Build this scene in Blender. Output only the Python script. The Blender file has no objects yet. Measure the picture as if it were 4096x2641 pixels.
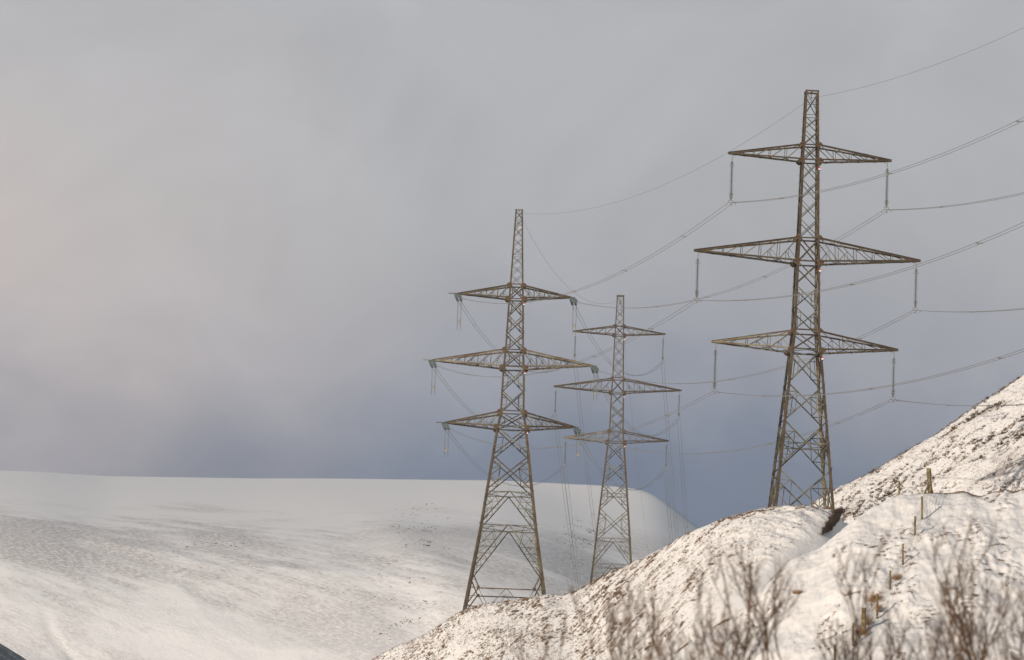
import bpy, math, random
import numpy as np
from mathutils import Vector, Matrix

# ------------------------------------------------------------------ camera
F = 22755.0; CX, CY = 2048.0, 1320.5
PITCH, ROLL = 0.1562, 0.0344
scene = bpy.context.scene
col = scene.collection
cam_d = bpy.data.cameras.new('camera'); cam = bpy.data.objects.new('camera', cam_d); col.objects.link(cam)
cam_d.sensor_width = 36.0; cam_d.lens = 36.0 * F / 4096.0
cam_d.clip_start = 1.0; cam_d.clip_end = 30000.0
_cp, _sp, _cr, _sr = math.cos(PITCH), math.sin(PITCH), math.cos(ROLL), math.sin(ROLL)
_right = Vector((1, 0, 0)); _up = Vector((0, -_sp, _cp)); _fw = Vector((0, _cp, _sp))
# photograph coordinates are turned clockwise by ROLL against the level camera
_r2 = _right * _cr + _up * _sr
_u2 = -_right * _sr + _up * _cr
M = Matrix((_r2, _u2, -_fw)).transposed().to_4x4()
cam.matrix_world = M
cam_d.dof.use_dof = True
cam_d.dof.focus_distance = 680.0
cam_d.dof.aperture_fstop = 5.8
scene.camera = cam

def unproj(px, py, Y):
    """a photograph pixel and a distance along +y -> a world point (arrays allowed)"""
    a = (px - CX); b = (py - CY)
    u = a * _cr + b * _sr; v = -a * _sr + b * _cr
    dx, dup = u / F, -v / F
    dy = _cp - dup * _sp; dz = _sp + dup * _cp
    t = Y / dy
    return dx * t, Y + 0 * dx, dz * t

# ------------------------------------------------------------------ world, sun, exposure
SUN_EL, SUN_AZ = math.radians(8.5), math.radians(36.0)      # azimuth: how far the sun stands to the left of straight behind the camera
sun_vec = Vector((-math.sin(SUN_AZ) * math.cos(SUN_EL), -math.cos(SUN_AZ) * math.cos(SUN_EL), math.sin(SUN_EL)))
sd = bpy.data.lights.new('sun', 'SUN'); sd.energy = 5.0; sd.angle = math.radians(0.5); sd.color = (1.0, 0.86, 0.71)
so = bpy.data.objects.new('sun', sd); col.objects.link(so)
so.rotation_euler = sun_vec.to_track_quat('Z', 'Y').to_euler()
so.location = (-200, -200, 300)

scene.view_settings.view_transform = 'Standard'; scene.view_settings.look = 'None'
scene.view_settings.exposure = 0.0; scene.view_settings.gamma = 1.0
world = bpy.data.worlds.new('World'); scene.world = world; world.use_nodes = True
nt = world.node_tree; nt.nodes.clear()
def N(t, **k):
    n = nt.nodes.new(t)
    for a, b in k.items(): setattr(n, a, b)
    return n
def L(a, b): nt.links.new(a, b)
def MATH(op, a, b=None, clamp=False):
    n = N('ShaderNodeMath', operation=op); n.use_clamp = clamp
    for i, v in enumerate((a, b)):
        if v is None: continue
        if isinstance(v, (int, float)): n.inputs[i].default_value = v
        else: L(v, n.inputs[i])
    return n.outputs[0]
def MIX(fac, a, b):
    n = N('ShaderNodeMix', data_type='RGBA')
    if isinstance(fac, (int, float)): n.inputs[0].default_value = fac
    else: L(fac, n.inputs[0])
    for i, v in ((6, a), (7, b)):
        if isinstance(v, tuple): n.inputs[i].default_value = (*v, 1)
        else: L(v, n.inputs[i])
    return n.outputs[2]
def RAMP(fac, stops, interp='EASE'):
    n = N('ShaderNodeValToRGB'); n.color_ramp.interpolation = interp
    e = n.color_ramp.elements
    while len(e) < len(stops): e.new(0.5)
    for k, (p, c) in zip(e, stops): k.position = p; k.color = (*c, 1) if len(c) == 3 else c
    L(fac, n.inputs[0]); return n.outputs[0]
sky = N('ShaderNodeTexSky', sky_type='NISHITA'); sky.sun_disc = False
sky.sun_elevation = SUN_EL; sky.sun_rotation = math.pi + SUN_AZ
bg_sky = N('ShaderNodeBackground'); L(sky.outputs[0], bg_sky.inputs[0]); bg_sky.inputs[1].default_value = 0.12
tc = N('ShaderNodeTexCoord'); sep = N('ShaderNodeSeparateXYZ'); L(tc.outputs['Generated'], sep.inputs[0])
# cloud bank: slaty near the hills, lighter higher up, broken by soft drifts
mp = N('ShaderNodeMapping'); L(tc.outputs['Generated'], mp.inputs[0])
mp.inputs['Rotation'].default_value = (0, math.radians(-25), 0); mp.inputs['Scale'].default_value = (16, 6, 30)
n1 = N('ShaderNodeTexNoise'); L(mp.outputs[0], n1.inputs[0]); n1.inputs['Scale'].default_value = 1.0; n1.inputs['Detail'].default_value = 5; n1.inputs['Roughness'].default_value = 0.5
n2 = N('ShaderNodeTexNoise'); L(tc.outputs['Generated'], n2.inputs[0]); n2.inputs['Scale'].default_value = 34; n2.inputs['Detail'].default_value = 6; n2.inputs['Roughness'].default_value = 0.55
zz = MATH('ADD', sep.outputs[2], MATH('MULTIPLY', MATH('SUBTRACT', n1.outputs[0], 0.5), 0.035))
zz = MATH('ADD', zz, MATH('MULTIPLY', MATH('SUBTRACT', n2.outputs[0], 0.5), 0.022))
el = MATH('MULTIPLY', MATH('SUBTRACT', zz, 0.125), 16.0, True)
cloud = RAMP(el, [(0.0, (0.138, 0.180, 0.262)), (0.12, (0.172, 0.210, 0.290)), (0.42, (0.335, 0.350, 0.400)), (0.8, (0.400, 0.412, 0.438)), (1.0, (0.420, 0.432, 0.458))], 'LINEAR')
n3 = N('ShaderNodeTexNoise'); L(tc.outputs['Generated'], n3.inputs[0]); n3.inputs['Scale'].default_value = 22; n3.inputs['Detail'].default_value = 5; n3.inputs['Roughness'].default_value = 0.55; n3.inputs['Distortion'].default_value = 1.2
mot = MATH('ADD', 0.95, MATH('MULTIPLY', MATH('SUBTRACT', n3.outputs[0], 0.35), 0.32))
warm = MATH('MULTIPLY', MATH('SUBTRACT', MATH('MULTIPLY', sep.outputs[0], -1.0), 0.01), 11.0, True)
warm = MATH('MULTIPLY', warm, MATH('SUBTRACT', 1.0, MATH('ABSOLUTE', MATH('MULTIPLY', MATH('SUBTRACT', zz, 0.160), 16.0)), True))
warm = MATH('MULTIPLY', warm, MATH('ADD', 0.45, MATH('MULTIPLY', n1.outputs[0], 0.9)), True)
cloud = MIX(MATH('MULTIPLY', warm, 0.75), cloud, (0.66, 0.56, 0.51))
cm = N('ShaderNodeVectorMath', operation='SCALE'); L(cloud, cm.inputs[0]); L(mot, cm.inputs[3]); cloud = cm.outputs[0]
bg_c = N('ShaderNodeBackground'); L(cloud, bg_c.inputs[0]); bg_c.inputs[1].default_value = 1.12
cover = MATH('MULTIPLY', MATH('SUBTRACT', sep.outputs[1], 0.25), 2.0, True)
cover = MATH('MULTIPLY', cover, MATH('SUBTRACT', 1.0, MATH('MULTIPLY', MATH('SUBTRACT', sep.outputs[2], 0.35), 3.0, True)))
mx = N('ShaderNodeMixShader'); L(cover, mx.inputs[0]); L(bg_sky.outputs[0], mx.inputs[1]); L(bg_c.outputs[0], mx.inputs[2])
wo = N('ShaderNodeOutputWorld'); L(mx.outputs[0], wo.inputs[0])

# ------------------------------------------------------------------ materials
def new_mat(name):
    global nt
    m = bpy.data.materials.new(name); m.use_nodes = True; nt = m.node_tree
    b = nt.nodes['Principled BSDF']
    return m, b
def OBJC(): return N('ShaderNodeTexCoord').outputs['Object']
def NOISE(vec, scale, detail=4, rough=0.55, sc=None, rot=None):
    if sc or rot:
        mp = N('ShaderNodeMapping'); L(vec, mp.inputs[0])
        if sc: mp.inputs['Scale'].default_value = sc
        if rot: mp.inputs['Rotation'].default_value = rot
        vec = mp.outputs[0]
    n = N('ShaderNodeTexNoise'); L(vec, n.inputs[0]); n.inputs['Scale'].default_value = scale
    n.inputs['Detail'].default_value = detail; n.inputs['Roughness'].default_value = rough
    return n.outputs[0]
def simple(name, c, rough=0.6, metal=0.0, var=0.25, scale=3.0, c2=None):
    m, b = new_mat(name)
    n = NOISE(OBJC(), scale, 3)
    f = MATH('MULTIPLY', MATH('SUBTRACT', n, 0.35), 3.0, True)
    hi = c2 or tuple(v * (1 + var) for v in c); lo = tuple(v * (1 - var) for v in c)
    L(MIX(f, lo, hi), b.inputs['Base Color'])
    b.inputs['Roughness'].default_value = rough; b.inputs['Metallic'].default_value = metal
    return m
def snow_mat(name, patch, patch_amt, scale, lo, hi, bump=0.15):
    m, b = new_mat(name)
    v = OBJC()
    base = MIX(NOISE(v, 0.3, 3), (0.74, 0.74, 0.765), (0.85, 0.845, 0.845))
    big = NOISE(v, scale * 0.12, 3)
    fine = NOISE(v, scale, 6, 0.7)
    s = MATH('ADD', MATH('MULTIPLY', big, 0.6), MATH('MULTIPLY', fine, 0.6))
    f = MATH('MULTIPLY', MATH('SUBTRACT', s, lo), 1.0 / (hi - lo), True)
    c = MIX(MATH('MULTIPLY', f, patch_amt), base, patch)
    L(c, b.inputs['Base Color'])
    b.inputs['Roughness'].default_value = 0.65
    b.inputs['Specular IOR Level'].default_value = 0.2
    bn = N('ShaderNodeBump'); bn.inputs['Strength'].default_value = bump; bn.inputs['Distance'].default_value = 0.1
    L(NOISE(v, 6.0, 5, 0.65), bn.inputs['Height']); L(bn.outputs[0], b.inputs['Normal'])
    return m
M_snow_near = snow_mat('snow_near', (0.30, 0.20, 0.15), 0.35, 5.0, 0.66, 0.85)
M_snow_knoll = snow_mat('snow_knoll', (0.26, 0.16, 0.09), 0.45, 2.5, 0.66, 0.82)
M_snow_upper = snow_mat('snow_upper', (0.22, 0.14, 0.09), 0.55, 1.2, 0.63, 0.78)
M_ground = snow_mat('snow_valley', (0.3, 0.22, 0.15), 0.3, 0.05, 0.6, 0.8)
M_heather = simple('heather_twigs', (0.14, 0.078, 0.040), 0.9, 0, 0.5, 0.8, (0.23, 0.14, 0.07))
M_heather_dark = simple('dark_heather', (0.045, 0.028, 0.02), 0.95, 0, 0.5, 0.8, (0.07, 0.045, 0.03))
M_peat = simple('peat', (0.03, 0.02, 0.015), 0.95, 0, 0.6, 2.5, (0.09, 0.05, 0.03))
M_grass = simple('dead_grass', (0.27, 0.165, 0.08), 0.9, 0, 0.3, 3.0)
def steel_mat(name, c, c2, scale):
    m, b = new_mat(name)
    v = OBJC()
    n = NOISE(v, scale, 5, 0.65)
    f = MATH('MULTIPLY', MATH('SUBTRACT', n, 0.38), 4.5, True)
    c_ = MIX(f, c, c2)
    L(c_, b.inputs['Base Color'])
    b.inputs['Roughness'].default_value = 0.6; b.inputs['Metallic'].default_value = 0.0
    b.inputs['Specular IOR Level'].default_value = 0.3
    return m
M_brown = steel_mat('weathered_brown_paint', (0.036, 0.025, 0.014), (0.076, 0.056, 0.036), 0.8)
M_mixed = steel_mat('patchy_paint', (0.080, 0.055, 0.032), (0.19, 0.175, 0.125), 0.35)
M_grey = steel_mat('galvanised_steel_painted_shade', (0.030, 0.031, 0.025), (0.140, 0.136, 0.104), 0.6)  # zinc grey; the dark end of the mottle paints shadow onto the members
M_plate = steel_mat('brown_gusset_paint', (0.058, 0.036, 0.018), (0.080, 0.052, 0.029), 1.5)
M_fit = simple('fitting_steel', (0.22, 0.22, 0.21), 0.5, 0.3)
M_wire = simple('conductor_aluminium', (0.17, 0.17, 0.17), 0.6, 0.0)
M_post = simple('weathered_post_wood', (0.15, 0.115, 0.055), 0.9, 0, 0.45, 6.0, (0.27, 0.21, 0.115))
M_fence = simple('fence_wire', (0.07, 0.065, 0.06), 0.6, 0.0)
M_bark = simple('twig_bark', (0.070, 0.038, 0.019), 0.85, 0, 0.4, 4.0, (0.14, 0.075, 0.033))
M_red = simple('sign_red', (0.6, 0.02, 0.02), 0.5, 0, 0.05)
M_white = simple('sign_white', (0.8, 0.8, 0.8), 0.5, 0, 0.03)
M_plaque = simple('number_plate_enamel', (0.55, 0.54, 0.48), 0.5, 0, 0.05)
M_blue = simple('sign_blue', (0.03, 0.06, 0.25), 0.5, 0, 0.05)
M_black = simple('lettering_black', (0.02, 0.02, 0.02), 0.5, 0, 0.05)
M_rock = simple('rock', (0.10, 0.095, 0.09), 0.9, 0, 0.5, 0.3)
m_, b_ = new_mat('insulator_glass'); M_glass = m_
b_.inputs['Base Color'].default_value = (0.34, 0.50, 0.50, 1); b_.inputs['Roughness'].default_value = 0.12
b_.inputs['Transmission Weight'].default_value = 0.08; b_.inputs['IOR'].default_value = 1.45
L(MIX(NOISE(OBJC(), 9), (0.045, 0.085, 0.10), (0.10, 0.155, 0.175)), b_.inputs['Base Color'])

# ------------------------------------------------------------------ object helpers
def tag(o, label=None, cat=None, group=None, kind=None):
    if label: o['label'] = label
    if cat: o['category'] = cat
    if group: o['group'] = group
    if kind: o['kind'] = kind
    return o
def mesh_obj(name, me, mat, parent=None):
    if mat is not None and not me.materials: me.materials.append(mat)
    o = bpy.data.objects.new(name, me); col.objects.link(o)
    if parent is not None: o.parent = parent
    return o
def empty(name, loc=(0, 0, 0), rz=0.0):
    o = bpy.data.objects.new(name, None); col.objects.link(o); o.location = loc; o.rotation_euler = (0, 0, rz)
    o.empty_display_size = 0.5
    return o
class MB:
    """collects shapes for ONE mesh object"""
    def __init__(s): s.v = []; s.f = []; s.smooth = []; s.mi = {}; s.cur = 0
    def poly(s, vs, fs, sm=False):
        k = len(s.v); s.v += [tuple(p) for p in vs]
        if s.cur:
            for q in range(len(fs)): s.mi[len(s.f) + q] = s.cur
        for f in fs: s.f.append([i + k for i in f]); s.smooth.append(sm)
    def extrude(s, prof, p, q, ax, ay):
        """prof: list of 2D points, extruded p->q with frame ax, ay"""
        n = len(prof)
        vs = [p + ax * a + ay * b for a, b in prof] + [q + ax * a + ay * b for a, b in prof]
        fs = [[i, (i + 1) % n, (i + 1) % n + n, i + n] for i in range(n)] + [list(range(n))[::-1], list(range(n, 2 * n))]
        s.poly(vs, fs)
    def angle(s, p, q, w, hint, t=None, flip=1):
        """an L-section bar; hint: direction the first flange points away to"""
        p, q = Vector(p), Vector(q); d = q - p
        if d.length < 1e-6: return
        d.normalize(); ax = Vector(hint); ax = ax - d * ax.dot(d)
        if ax.length < 1e-4: ax = d.orthogonal()
        ax.normalize(); ay = d.cross(ax) * flip
        t = t or max(0.012, w * 0.13)
        s.extrude([(0, 0), (w, 0), (w, t), (t, t), (t, w), (0, w)] , p, q, ax, ay)
    def bar(s, p, q, w, h=None, up=(0, 0, 1)):
        p, q = Vector(p), Vector(q); d = (q - p)
        if d.length < 1e-6: return
        d.normalize(); ax = Vector(up).cross(d)
        if ax.length < 1e-4: ax = d.orthogonal()
        ax.normalize(); ay = d.cross(ax); h = h or w; a, b = w / 2, h / 2
        s.extrude([(-a, -b), (a, -b), (a, b), (-a, b)], p, q, ax, ay)
    def tube(s, pts, r, n=6, caps=True, closed=False):
        pts = [Vector(p) for p in pts]; m = len(pts); rr = r if isinstance(r, (list, tuple)) else [r] * m
        base = len(s.v); ref = None
        for i, p in enumerate(pts):
            if closed: d = pts[(i + 1) % m] - pts[i - 1]
            else: d = pts[min(i + 1, m - 1)] - pts[max(i - 1, 0)]
            if d.length < 1e-9: d = Vector((0, 0, 1))
            d.normalize()
            if ref is None: ref = d.orthogonal().normalized()
            ref = ref - d * ref.dot(d)
            if ref.length < 1e-6: ref = d.orthogonal()
            ref.normalize(); bi = d.cross(ref)
            for k in range(n):
                a = 2 * math.pi * k / n
                s.v.append(tuple(p + (ref * math.cos(a) + bi * math.sin(a)) * rr[i]))
        for i in range(m if closed else m - 1):
            for k in range(n):
                a, b = base + i * n + k, base + i * n + (k + 1) % n
                j = (i + 1) % m
                s.f.append([a, b, base + j * n + (k + 1) % n, base + j * n + k]); s.smooth.append(True)
        if caps and not closed:
            s.f.append([base + k for k in range(n)][::-1]); s.smooth.append(False)
            s.f.append([base + (m - 1) * n + k for k in range(n)]); s.smooth.append(False)
    def lathe(s, prof, n=12, M4=None):
        base = len(s.v)
        for r, z in prof:
            for k in range(n):
                a = 2 * math.pi * k / n; p = Vector((r * math.cos(a), r * math.sin(a), z))
                if M4 is not None: p = M4 @ p
                s.v.append(tuple(p))
        for i in range(len(prof) - 1):
            for k in range(n):
                s.f.append([base + i * n + k, base + i * n + (k + 1) % n, base + (i + 1) * n + (k + 1) % n, base + (i + 1) * n + k]); s.smooth.append(True)
        s.f.append([base + k for k in range(n)][::-1]); s.smooth.append(False)
        e = base + (len(prof) - 1) * n
        s.f.append([e + k for k in range(n)]); s.smooth.append(False)
    def mesh(s, name):
        me = bpy.data.meshes.new(name); me.from_pydata(s.v, [], s.f)
        me.polygons.foreach_set('use_smooth', s.smooth); me.update()
        for q, v in s.mi.items(): me.polygons[q].material_index = v
        return me
    def build(s, name, mat, parent=None):
        return mesh_obj(name, s.mesh(name), mat, parent)
def dup(root, parent=None):
    c = root.copy(); col.objects.link(c)
    if parent is not None: c.parent = parent
    for ch in list(root.children): dup(ch, c)
    return c

# ------------------------------------------------------------------ numpy noise
_rs = np.random.RandomState(7)
_perm = _rs.permutation(512); _perm = np.concatenate([_perm, _perm, _perm])
_grad = _rs.normal(size=(512, 3)); _grad /= np.linalg.norm(_grad, axis=1)[:, None]
def noise(x, y, z=0.0):
    x = np.asarray(x, float); y = np.asarray(y, float); z = np.zeros_like(x) + z
    xi, yi, zi = np.floor(x).astype(int), np.floor(y).astype(int), np.floor(z).astype(int)
    xf, yf, zf = x - xi, y - yi, z - zi
    u, v, w = [t * t * t * (t * (t * 6 - 15) + 10) for t in (xf, yf, zf)]
    def g(a, b, c):
        h = _perm[_perm[_perm[(xi + a) & 511] + ((yi + b) & 511)] + ((zi + c) & 511)] & 511
        G = _grad[h]; return G[..., 0] * (xf - a) + G[..., 1] * (yf - b) + G[..., 2] * (zf - c)
    l = lambda a, b, t: a + (b - a) * t
    return 1.6 * l(l(l(g(0, 0, 0), g(1, 0, 0), u), l(g(0, 1, 0), g(1, 1, 0), u), v), l(l(g(0, 0, 1), g(1, 0, 1), u), l(g(0, 1, 1), g(1, 1, 1), u), v), w)
def fbm(x, y, z=0.0, o=4, g=0.5):
    r = 0; a = 1; s = 1
    for i in range(o): r = r + a * noise(x * s + 17 * i, y * s - 9 * i, z); a *= g; s *= 2.03
    return r
def sstep(a, b, x):
    t = np.clip((x - a) / (b - a), 0, 1); return t * t * (3 - 2 * t)
def smooth_interp(x, pts, k, w):
    """values of column k of pts at x, averaged over a window w of pixels so the line has no corners"""
    P = np.array(pts, float); r = 0; W = 0
    for d in np.linspace(-1, 1, 17):
        g = math.exp(-2.2 * d * d)
        r = r + g * np.interp(x + d * w, P[:, 0], P[:, k]); W += g
    return r / W

def sheet(name, xs, ss, sil, graze, graze_back, rnd, disp, mat, tail, w=40, front=None):
    """a hillside: for every bearing xs a brow (sil) at its own distance, ground falling away from it towards
       the viewer (s > 0) and behind it (s < 0); tail: list of (y, z) points closing the front to the valley"""
    X, S = np.meshgrid(xs, ss)
    ys = smooth_interp(X, sil, 1, w); Ys = smooth_interp(X, sil, 2, w)
    gz = graze(X, S) if callable(graze) else graze
    if front is not None: fr = front(np.maximum(S, 0), X)
    else: fr = gz * S * S / (S + rnd)
    drop = np.where(S >= 0, fr, graze_back * S * S / (np.abs(S) + rnd * 2))
    py = ys + drop * F / Ys
    wx, wy, wz = unproj(X, py, Ys - S)
    if disp is not None: wz = wz + disp(X, py, S, wx, wy)
    # tail rows towards the viewer
    n0 = len(ss)
    if tail:
        ex = [wx]; ey = [wy]; ez = [wz]
        lx, ly, lz = wx[-1], wy[-1], wz[-1]
        for f, z in tail:
            Yt = ly * f; ex.append((lx * f)[None]); ey.append(Yt[None]); ez.append((lz * f * z[0] + z[1] + 0.004 * Yt * noise(lx * f * 0.05, Yt * 0.05))[None])
        wx, wy, wz = np.vstack(ex), np.vstack(ey), np.vstack(ez)
    r, c = wx.shape
    co = np.stack([wx, wy, wz], -1).reshape(-1, 3)
    i = np.arange(r * c).reshape(r, c)
    q = np.stack([i[:-1, :-1], i[:-1, 1:], i[1:, 1:], i[1:, :-1]], -1).reshape(-1, 4)[:, ::-1]
    me = bpy.data.meshes.new(name)
    me.vertices.add(len(co)); me.vertices.foreach_set('co', co.ravel())
    me.loops.add(q.size); me.loops.foreach_set('vertex_index', q.ravel().astype(np.int32))
    me.polygons.add(len(q)); me.polygons.foreach_set('loop_start', np.arange(0, q.size, 4, dtype=np.int32))
    try: me.polygons.foreach_set('loop_total', np.full(len(q), 4, dtype=np.int32))
    except Exception: pass
    me.polygons.foreach_set('use_smooth', np.ones(len(q), bool))
    me.update(calc_edges=True); me.validate()
    if me.polygons[len(q) // 2].normal.z < 0: me.flip_normals()
    o = mesh_obj(name, me, mat); o['kind'] = 'structure'
    return o, dict(X=X, py=py[:n0], S=S, wx=wx[:n0], wy=wy[:n0], wz=wz[:n0])

def sink(a, x, b=None, c=None): return None
# ------------------------------------------------------------------ the near slope with the fence
SIL_NEAR = [(-3000, 4200, 300), (1500, 3050, 312), (2300, 2790, 318), (2650, 2650, 321), (2720, 2600, 322), (2800, 2535, 323), (2950, 2440, 325), (3020, 2385, 326), (3080, 2330, 327),
            (3170, 2245, 329), (3300, 2165, 330), (3400, 2090, 331), (3500, 2030, 333), (3600, 1992, 334), (3700, 1968, 334), (3800, 1972, 334),
            (4096, 1976, 333), (4500, 1985, 330), (7500, 2050, 320)]
def near_mask(X, py):
    return sstep(0, 60, py - np.interp(X, [p[0] for p in SIL_NEAR], [p[1] for p in SIL_NEAR]))
def near_pill(wx, wy):
    y = wy - 300; dx = fbm(wx * .35, y * .25, 5, 3)
    return np.abs(noise(wx * .9 + .9 * dx, y * .8 + .9 * dx, 1.7)) + .5 * np.abs(noise(wx * 2.3 + dx, y * 1.9, 6.2))
def near_patch(wx, wy, t): return sstep(t, t + .5, fbm(wx * .30 + 4, (wy - 300) * .14, 3.1, 3))
def disp_near(X, py, S, wx, wy):
    y = wy - 300
    r = .38 * fbm(wx * .20, y * .12, 9.2, 3) + .10 * fbm(wx * .9, y * .5, 1.2, 3) + near_patch(wx, wy, -.1) * .17 * near_pill(wx, wy) + .020 * fbm(wx * 3.1, y * 2.0, 2.2, 3)
    r += .035 * noise(wx * .4, y * 1.9 + .6 * noise(wx * .35, y * .3, 8), 4)
    return r * np.clip(1 - np.abs(S) / 400, 0, 1)
def rows(parts):
    r = []
    for a, b, st in parts: r += list(np.arange(a, b, st))
    return np.array(r + [parts[-1][1]])
xs_n = np.concatenate([np.arange(-2600, 2000, 100), np.arange(2000, 2500, 20), np.arange(2500, 4200, 3.0), np.arange(4200, 4900, 5.0), np.arange(4900, 7400, 60)])
near_o, near = sheet('near_slope', xs_n, rows([(-60, -6, 3), (-6, -1, .5), (-1, 34, .13), (34, 60, 2)]), SIL_NEAR,
                     .40, .30, 2.2, disp_near, M_snow_near, [(.8, (.88, 0)), (.6, (.74, 0)), (.42, (.58, 0)), (.28, (.45, 0)), (.17, (.34, -.1)), (.1, (.2, -.6)), (.04, (.1, -1.3)), (.005, (0, -1.8))])
# ------------------------------------------------------------------ the knoll the pylons stand on
SIL_KNOLL = [(-3000, 5200, 700), (1000, 2940, 690), (1300, 2750, 676), (1480, 2645, 670), (1700, 2534, 664), (1850, 2450, 660), (1920, 2428, 658), (2000, 2408, 656), (2100, 2390, 654), (2180, 2379, 652),
             (2250, 2380, 651), (2300, 2366, 650), (2350, 2344, 649), (2440, 2296, 646), (2540, 2246, 644), (2620, 2207, 642), (2700, 2166, 640), (2800, 2113, 637), (2900, 2073, 635), (3000, 2044, 634),
             (3060, 2030, 634), (3130, 2023, 634), (3200, 2022, 634), (3290, 2027, 634), (3340, 2040, 634), (3368, 2075, 633), (3400, 2120, 632), (3460, 2175, 628), (3700, 2330, 620), (5000, 3000, 600)]
CHAN = np.array([(3420, 2075), (3350, 2135), (3260, 2195), (3160, 2275), (3060, 2365), (2960, 2450), (2850, 2540), (2740, 2620), (2650, 2700)], float)
def chan_dist(X, py):
    best = np.full(X.shape, 1e9)
    for a, b in zip(CHAN[:-1], CHAN[1:]):
        ab = b - a; t = np.clip(((X - a[0]) * ab[0] + (py - a[1]) * ab[1]) / (ab @ ab), 0, 1)
        best = np.minimum(best, np.hypot(X - a[0] - t * ab[0], py - a[1] - t * ab[1]))
    return best
def kscale(X): return 1.0 + .8 * sstep(3000, 1500, X)
def knoll_pillow(wx, wy, X):
    k = kscale(X); x, y = wx * k, (wy - 600) * k
    d = fbm(x * .3, y * .22, 2.5, 3)
    return np.abs(noise(x * .9 + 1.1 * d - .2 * y, y * .62 + .5 * d, 8.8)) + .6 * np.abs(noise(x * 2.3 + d, y * 1.5 - .6 * d, 3.3)) + .35 * np.abs(noise(x * 4.6, y * 3.0, 5.3))
def disp_knoll(X, py, S, wx, wy):
    cd = chan_dist(X, py); rough = sstep(25, 110, cd); yy = wy - 600
    right = sstep(2850, 3150, X)                      # the drifted end is smoother
    am = .25 + .75 * sstep(-.25, .5, fbm(wx * .12, yy * .1, 4.4, 3))
    r = rough * (.23 - .09 * right) / kscale(X) ** .6 * (knoll_pillow(wx, wy, X) - .4) * am
    r += .34 * fbm(wx * .14, yy * .09, 6.1, 3) * rough + .03 * fbm(wx * 2.4, yy * 1.8, 7.7, 3)
    r += .22 * right * rough * fbm(wx * .5 + .3 * yy, yy * .25, 5.2, 3)
    r -= .9 * np.exp(-(cd / 42) ** 2) * sstep(3460, 3300, X)
    r -= 2.4 * np.exp(-(((X - 3388) / 34) ** 2 + ((py - 2108) / 34) ** 2))      # hollow under the peat bank
    return r * sstep(-3.0, 1.0, S)
xs_k = np.concatenate([np.arange(-2600, 1300, 100), np.arange(1300, 3480, 3.0), np.arange(3480, 4800, 60)])
knoll_o, knoll = sheet('knoll', xs_k, rows([(-760, -20, 20), (-20, -2, 2), (-2, 0, .5), (0, 62, .2), (62, 100, 4)]), SIL_KNOLL,
                       .33, .011, 3.0, disp_knoll, M_snow_knoll, [(.93, (.5, 0)), (.88, (.2, 0)), (.82, (0, 0)), (.78, (0, -8))])
# ------------------------------------------------------------------ the steeper hill on the right
SIL_UP = [(2600, 2500, 735), (3000, 2210, 730), (3150, 2110, 728), (3240, 2030, 727), (3345, 1957, 726), (3450, 1902, 725), (3540, 1857, 724), (3600, 1820, 723), (3680, 1782, 722), (3740, 1748, 721), (3800, 1705, 720), (3850, 1666, 720),
          (3920, 1618, 720), (4000, 1570, 720), (4096, 1500, 720), (4400, 1350, 720), (5200, 1050, 730), (7500, 500, 760)]
def disp_up(X, py, S, wx, wy):
    d = fbm(wx * .25, wy * .2, 1.5, 3)
    p = np.abs(noise(wx * .75 + d, wy * .55 + d, 2.8)) + .6 * np.abs(noise(wx * 1.7 + .5 * wy, wy * 1.2, 4.8))
    return (0.20 * (p - .3) + .5 * fbm(wx * .09, wy * .07, 3.6, 3) + .07 * fbm(wx * 2.2, wy * 1.7, 2.2, 3)) * np.clip(1 - np.abs(S) / 600, 0, 1)
xs_u = np.concatenate([np.arange(2600, 3150, 40), np.arange(3150, 4180, 3.2), np.arange(4180, 4800, 6.0), np.arange(4800, 7400, 80)])
up_o, upper = sheet('upper_hillside', xs_u, rows([(-300, -20, 20), (-20, -1, 2), (-1, 80, .3), (80, 120, 4)]), SIL_UP,
                    .31, .12, 3.0, disp_up, M_snow_upper, [(.95, (.5, 0)), (.85, (.1, 0)), (.8, (0, -6))])
# ------------------------------------------------------------------ the far hill
SIL_FAR = [(-6000, 1700, 3300), (-1500, 1830, 3200), (-300, 1868, 3120), (0, 1882, 3100), (150, 1887, 3100), (300, 1897, 3100), (420, 1905, 3100), (700, 1909, 3100), (1000, 1914, 3100), (1300, 1914, 3100), (1700, 1919, 3100), (2000, 1922, 3090),
           (2250, 1935, 3070), (2400, 1942, 3050), (2540, 1953, 3030), (2600, 1968, 3010), (2640, 1988, 2990), (2700, 2035, 2960), (2760, 2084, 2930), (2830, 2135, 2900), (2950, 2225, 2850), (3300, 2470, 2750), (5000, 3500, 2500)]
def far_graze(X, S): return .2 + 0 * S
_fs = np.arange(0, 2000, 2.0)
_fd = np.cumsum(2.0 * (.035 * sstep(0, 60, _fs) + .07 * sstep(80, 500, _fs) + .86 * sstep(450, 950, _fs)))
def far_front(S, X): return np.interp(S, _fs, _fd) + .07 * sstep(1900, 2750, X) * S * S / (S + 60.0)
def far_relief(X, wx, wy, S):
    # spurs and gullies run down to the right
    q = wx * .80 - (S) * .55; p = wx * .55 + S * .80
    w = fbm(wx * .006, S * .006, 1.1, 3)
    big = np.abs(noise(q * .0085 + .8 * w, p * .0028, 3.3))
    mid = np.abs(noise(q * .024 + w, p * .007, 8.1))
    return big, mid, q, p
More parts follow.
